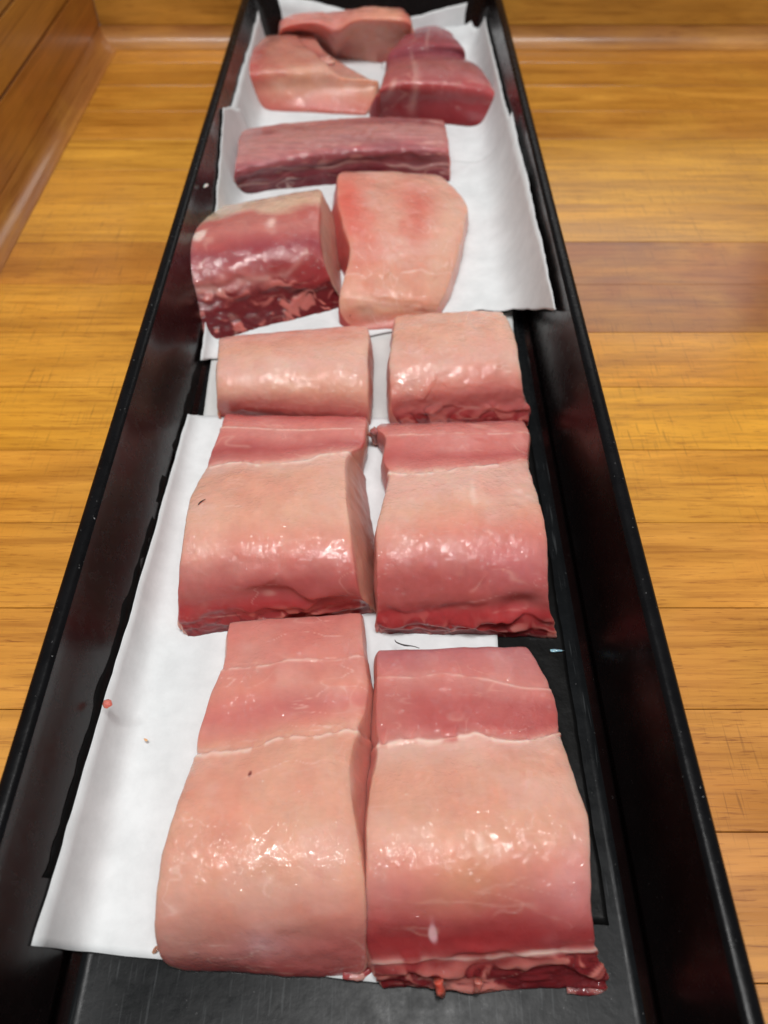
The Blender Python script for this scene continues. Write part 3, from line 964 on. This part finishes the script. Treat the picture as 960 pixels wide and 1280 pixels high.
# second row, right
f = root('mid_right', 'glistening fish portion with a curled red flap on its lower edge, second row right')
fish('mid_right', [(0, MAUVE), (1, PINK * .95), (1.9, PINK), (2.6, PINK), (3.2, ROSE), (3.8, PINK), (4.05, PALE), (4.7, PALE), (5.4, PEACH), (6.2, PEACH2), (6.9, PINK), (7.6, ROSE), (8.4, ROSE * .9), (9, RED * 1.3), (10, RED * 1.1), (11, DEEP)],
     seams=[(1.95, 1.95, .05, .05, .6), (4.05, 3.95, .2, .08, 1.0)],
     blots=[(.15, 2.8, .2, .6, ROSE, .5), (.8, 7.4, .2, .7, srgb(206, 120, 124), .5), (.58, 5.0, .015, .35, WHITE, .5), (.1, 5, .1, 1, PALE, .4)],
     side_l=(PINK, MAUVE), side_r=(PEACH2, RED), base_l=.05, base_r=.12, crown=.12, seed=17, veins=.3, rag=(9.2, .07, 1.0), folds=[(9.5, 9.6, .7, .5, .32, 0, .7), (8.6, 8.4, .4, .5, .15, .1, .6), (9.8, 9.5, .6, .4, .38, .66, 1), (10.3, 10.3, .4, .3, .2, 0, 1)], dents=[(.82, 8.8, .12, .55, .30), (.35, 8.9, .2, .3, .12)], parent=f, wet=.03, nv=220, nu=180)
q_ = sp('mid_right', 0, 1.2)
strand('skin_flap', [q_ + (-.05, .1, -.1), q_ + (-.2, .0, -.35), q_ + (-.15, -.1, -.9)], [.2, .22, .15], srgb(150, 96, 88), f, MAUVE, .5, seed=21)
q_ = sp('mid_left', .09, 5.35)
tag(strand('dark_fibre', [q_ + (-.12, -.16, .04), q_ + (-.03, -.02, .06), q_ + (.14, .12, .05)], [.022, .03, .012], (.05, .05, .06), None, nseg=6, nl=12, mat=M_DARK),
    'tiny dark fibre lying on the blocky peach portion in the second row', 'fibre')

# third row
f = root('third_left', 'short smooth pale portion in the third row left, behind the blocky portion')
fish('third_left', [(0, PINK), (1, PEACH2), (2, PEACH), (3, PALE * .97), (4, PEACH), (5, PINK), (6, ROSE)], seams=[(.9, 1.0, .2, .04, .15)],
     blots=[(.9, 5.3, .3, .6, ROSE, .5)], side_l=(PEACH, PINK), side_r=(PEACH2, RED * .8), base_l=.05, base_r=.25, crown=.1, seed=23, veins=.2, parent=f, wet=.03)
f = root('third_right', 'short glistening portion with reddish lower edge in the third row right')
fish('third_right', [(0, PEACH2), (1, PEACH), (2, PEACH), (3, PALE), (3.7, PEACH2), (4.3, PINK), (5, ROSE), (5.6, RED * 1.15), (6, RED)], seams=[(1.5, 1.2, .5, .05, .35)],
     blots=[(.9, 4.3, .25, .7, ROSE, .5)], side_l=(PEACH2, ROSE), side_r=(PINK, RED), base_l=.1, base_r=.05, crown=.14, seed=29, veins=.5, rag=(5, .08, .8), folds=[(5.2, 5.1, .4, .3, .16, .2, 1), (4.2, 3.9, .4, .3, .08, .2, .9), (1.6, 1.4, .3, .25, .08, .6, .95)], parent=f, wet=.035, lump=.07)

# bloody chunk
f = root('bloody', 'dark red bloody fish chunk against the left wall of the tray', 'fish_chunk')
BR = srgb(168, 74, 78)
fish('bloody', [(0, CREAM), (.9, CREAM), (1.7, CREAM * .95), (2.05, srgb(196, 112, 104)), (2.8, srgb(196, 122, 114)), (3.4, srgb(182, 98, 96)), (3.8, srgb(160, 72, 80)), (4.1, BR), (4.4, RED), (5, DEEP * 1.3), (6, DEEP), (7, DEEP * .8)],
     seams=[(5.1, 4.4, .5, .14, .2)],
     blots=[(.16, 2.7, .045, .3, WHITE, .9), (.66, 2.6, .03, .25, WHITE, .8), (.45, 4.8, .2, .5, srgb(206, 130, 124), .6), (.9, 4.9, .15, .6, RED * 1.2, .7), (.12, 5.0, .16, .3, srgb(216, 150, 142), .7), (.9, 2.2, .12, .5, srgb(190, 90, 84), .5)],
     side_l=(BR, DEEP), side_r=(srgb(206, 160, 142), srgb(186, 120, 108)), base_l=-.9, base_r=.95, crown=.15, seed=34, veins=.1, rag=(4.6, .08, .8), folds=[(5.1, 4.3, .3, .45, .26, 0, .5), (5.8, 5.5, .4, .4, .22, .35, 1)], milk=.08, vein_dir=(.5, 1, 1), parent=f, wet=.012, lump=.04, warp=.3)



# centre slab
f = root('centre', 'translucent pinkish orange slab tapering toward the camera, right of the bloody chunk', 'fish_chunk')
fish('centre', [(0, srgb(222, 166, 146)), (2, srgb(222, 160, 140)), (4, srgb(222, 158, 138)), (6, srgb(220, 164, 142)), (7, srgb(222, 172, 142)), (8, srgb(206, 132, 112)), (9, PINK)],
     seams=[(5.0, 4.6, .5, .05, .35), (6.4, 6.6, .2, .12, .35)],
     blots=[(.08, 2.4, .15, 1.5, srgb(222, 92, 80), .8), (.62, 2.3, .15, .8, srgb(212, 92, 80), .7), (.6, 3.3, .11, .5, srgb(212, 98, 84), .55), (.2, 4.2, .14, 1.0, srgb(222, 122, 108), .5), (.08, 7.6, .12, .8, srgb(222, 120, 102), .6), (.88, 3.5, .14, 2.5, srgb(224, 180, 156), .6), (.4, 6.7, .4, .3, PALE, .5)],
     side_l=(srgb(200, 92, 86), srgb(170, 78, 80)), side_r=(PALE, PINK), base_l=lambda t: .75 * math.exp(-((t - 2.6) / 1.6) ** 2), base_r=.15, crown=.12, edge=.1, seed=41, veins=.6, vein_dir=(3.0, .5, 1), parent=f, wet=.02, lump=.05,
     folds=[(5.0, 4.6, .5, .5, .08, .2, .9), (7.0, 7.0, .3, .5, .12, 0, 1)])
tag_spot = sp('centre', .08, 7.3)

# long strip
f = root('long', 'long mauve strip of fish lying crosswise behind the bloody chunk', 'fish_strip')
fish('long', [(0, srgb(170, 108, 104)), (1, srgb(164, 100, 100)), (1.45, srgb(150, 84, 86)), (1.8, srgb(186, 128, 124)), (2.6, srgb(184, 122, 120)), (3.0, srgb(170, 98, 102)), (3.6, PURPLE), (4.3, srgb(124, 52, 62)), (5, srgb(110, 40, 50))],
     seams=[(4.3, 3.9, .4, .08, .35)], blots=[(.05, 1.2, .08, .8, srgb(190, 130, 122), .5), (.97, 2, .06, 1.5, srgb(196, 130, 122), .5)], side_l=(MAUVE, PURPLE), side_r=(PINK, MAUVE),
     base_l=.0, base_r=.05, crown=.1, bow=.9, seed=47, veins=.6, milk=.1, folds=[(1.5, 1.3, .3, .3, .10, 0, 1), (3.6, 3.4, .4, .3, .16, 0, 1), (4.2, 4.1, .4, .25, .12, 0, .8)], vein_dir=(.25, 1, 1), parent=f, wet=.04, warp=.3, nu=190, fibre=.22)

# far row


def notch(top, U, T):
    top[..., 2] -= .8 * sstep(.60, .74, U) * sstep(.6, 1.4, T) * sstep(3.6, 2.6, T)
    return top


f = root('far_left', 'pale blocky fish chunk with red left edge near the far end, left', 'fish_chunk')
fish('far_left', [(0, srgb(196, 130, 116)), (1.5, srgb(200, 140, 124)), (2.7, srgb(198, 132, 116)), (3.05, srgb(214, 160, 134)), (4, srgb(220, 160, 134)), (5, srgb(206, 122, 112))], seams=[(3.0, 3.0, .1, .05, .25)],
     blots=[(.0, 3.8, .2, 1.4, srgb(190, 72, 70), .84), (.05, 2, .14, .8, RED, .6), (.72, 1.6, .2, .5, RED * 1.1, .65), (.95, 2.6, .25, .7, srgb(200, 150, 136), .6), (.5, 4, .3, .3, PALE, .3)],
     side_l=(RED, DEEP), side_r=(PALE * .9, srgb(150, 100, 84)), base_l=.1, base_r=.05, crown=.2, edge=.08, seed=53, shape=notch, veins=.4, vein_dir=(1.5, .6, .6), parent=f, nv=120, nu=130)
q_ = sp('far_left', .78, 2.0)
strand('membrane', [q_ + (-.9, .5, .05), q_ + (-.2, .2, .12), q_ + (.5, 0, .1)], [.2, .45, .2], srgb(226, 176, 164), f, srgb(210, 140, 128), .35, .35, 14, 50, 54)
f = root('far_right', 'dark purplish red fish chunk with white streaks at the far right', 'fish_chunk')
PV = srgb(158, 84, 92)
fish('far_right', [(0, PV), (2, PV), (2.9, srgb(140, 66, 76)), (3.5, srgb(160, 90, 92)), (4.2, srgb(166, 96, 96)), (4.9, srgb(176, 92, 92)), (5.1, srgb(182, 82, 84)), (6, srgb(160, 66, 72)), (7, DEEP * 1.2)], seams=[(5.0, 4.95, .06, .05, .2)],
     blots=[(.32, 5.6, .03, .9, WHITE, .3), (.12, 5.1, .03, .4, WHITE, .5), (.3, 3.6, .02, 1.2, WHITE, .2), (.5, 1.6, .02, .8, WHITE, .25), (.97, 6, .06, .8, RED, .7), (.2, 5.6, .08, .5, RED, .5), (.8, 5.8, .15, .5, RED, .4)],
     side_l=(PV, DEEP), side_r=(DEEP * 1.3, DEEP), base_l=.1, base_r=.05, crown=.45, edge=.3, seed=59, veins=.3, milk=.06, vein_dir=(1.6, .5, .5), parent=f, nv=130, nu=130, lump=.06)
q_ = sp('far_right', .98, 6.2)
strand('torn_edge', [q_ + (-.2, .5, -.1), q_ + (.15, 0, -.2), q_ + (.1, -.5, -.5)], [.2, .3, .2], RED, f, DEEP, .8, .5, 14, 50, 60)
f = root('farthest', 'farthest fish chunk with an orange lobe, against the end of the tray', 'fish_chunk')


def lobe(top, U, T):
    k = np.exp(-((U - .42) / .10) ** 2)
    top[..., 2] -= .9 * k * np.clip(T, 0, 3) / 3
    top[..., 1] -= 1.0 * np.clip(.45 - U, 0, 1) * 0
    return top


fish('farthest', [(0, srgb(214, 134, 126)), (2, srgb(218, 140, 132)), (4, srgb(220, 140, 132))],
     blots=[(.85, 1.5, .22, 3, srgb(228, 164, 138), .8), (.6, 2.5, .15, 1, srgb(220, 150, 124), .8), (.2, 2.8, .2, .6, srgb(224, 132, 122), .6), (.98, 1.5, .05, .8, srgb(196, 90, 84), .6)],
     side_l=(ROSE, RED), side_r=(PEACH2, ROSE), crown=.25, edge=.3, seed=61, veins=.4, parent=f, nv=100, nu=130, lump=.12, shape=lobe)

# ------------------------------------------------------------------ scraps
def scrap(name, c, r, col, label, seed, flat=.5, mat=None, ln=1.6):
    c = np.array(c)
    a = seed * 1.3
    d = np.array([math.cos(a), math.sin(a), 0]) * r * ln
    o = strand(name, [c - d, c - d * .3 + (0, 0, r * .2), c + d * .4, c + d], [r * .5, r, r * .9, r * .3], col, None, None, flat, .4, 10, 14, seed, mat)
    return tag(o, label, 'scrap')


scrap('fish_scrap', (-9.58, 10.48, 2.72), .16, srgb(214, 120, 110), 'small square pink fish crumb on the left edge of the front paper', 1, .5, ln=1.0)
scrap('fish_scrap', (-8.62, 9.92, .84), .03, srgb(226, 150, 124), 'thin orange fish shred on the front paper below the pink crumb', 2, .5, ln=3)
scrap('fish_scrap', (-7.05, 3.34, .70), .09, srgb(140, 104, 90), 'brownish speck at the front left corner of the nearest left portion', 3, .4)
scrap('skin_scrap', (6.84, 13.61, .58), .07, srgb(200, 206, 206), 'thin whitish sliver on the black tray floor right of the second row', 0, .3, ln=4)
scrap('fish_scrap', (-10.3, 41.2, 4.55), .14, srgb(220, 200, 196), 'whitish fleck stuck to the left tray wall beside the long strip', 1, .4)
scrap('fish_scrap', tag_spot + np.array((0, -.05, .02)), .045, srgb(70, 24, 20), 'tiny dark red speck on the front of the translucent slab', 4, .6, ln=1)
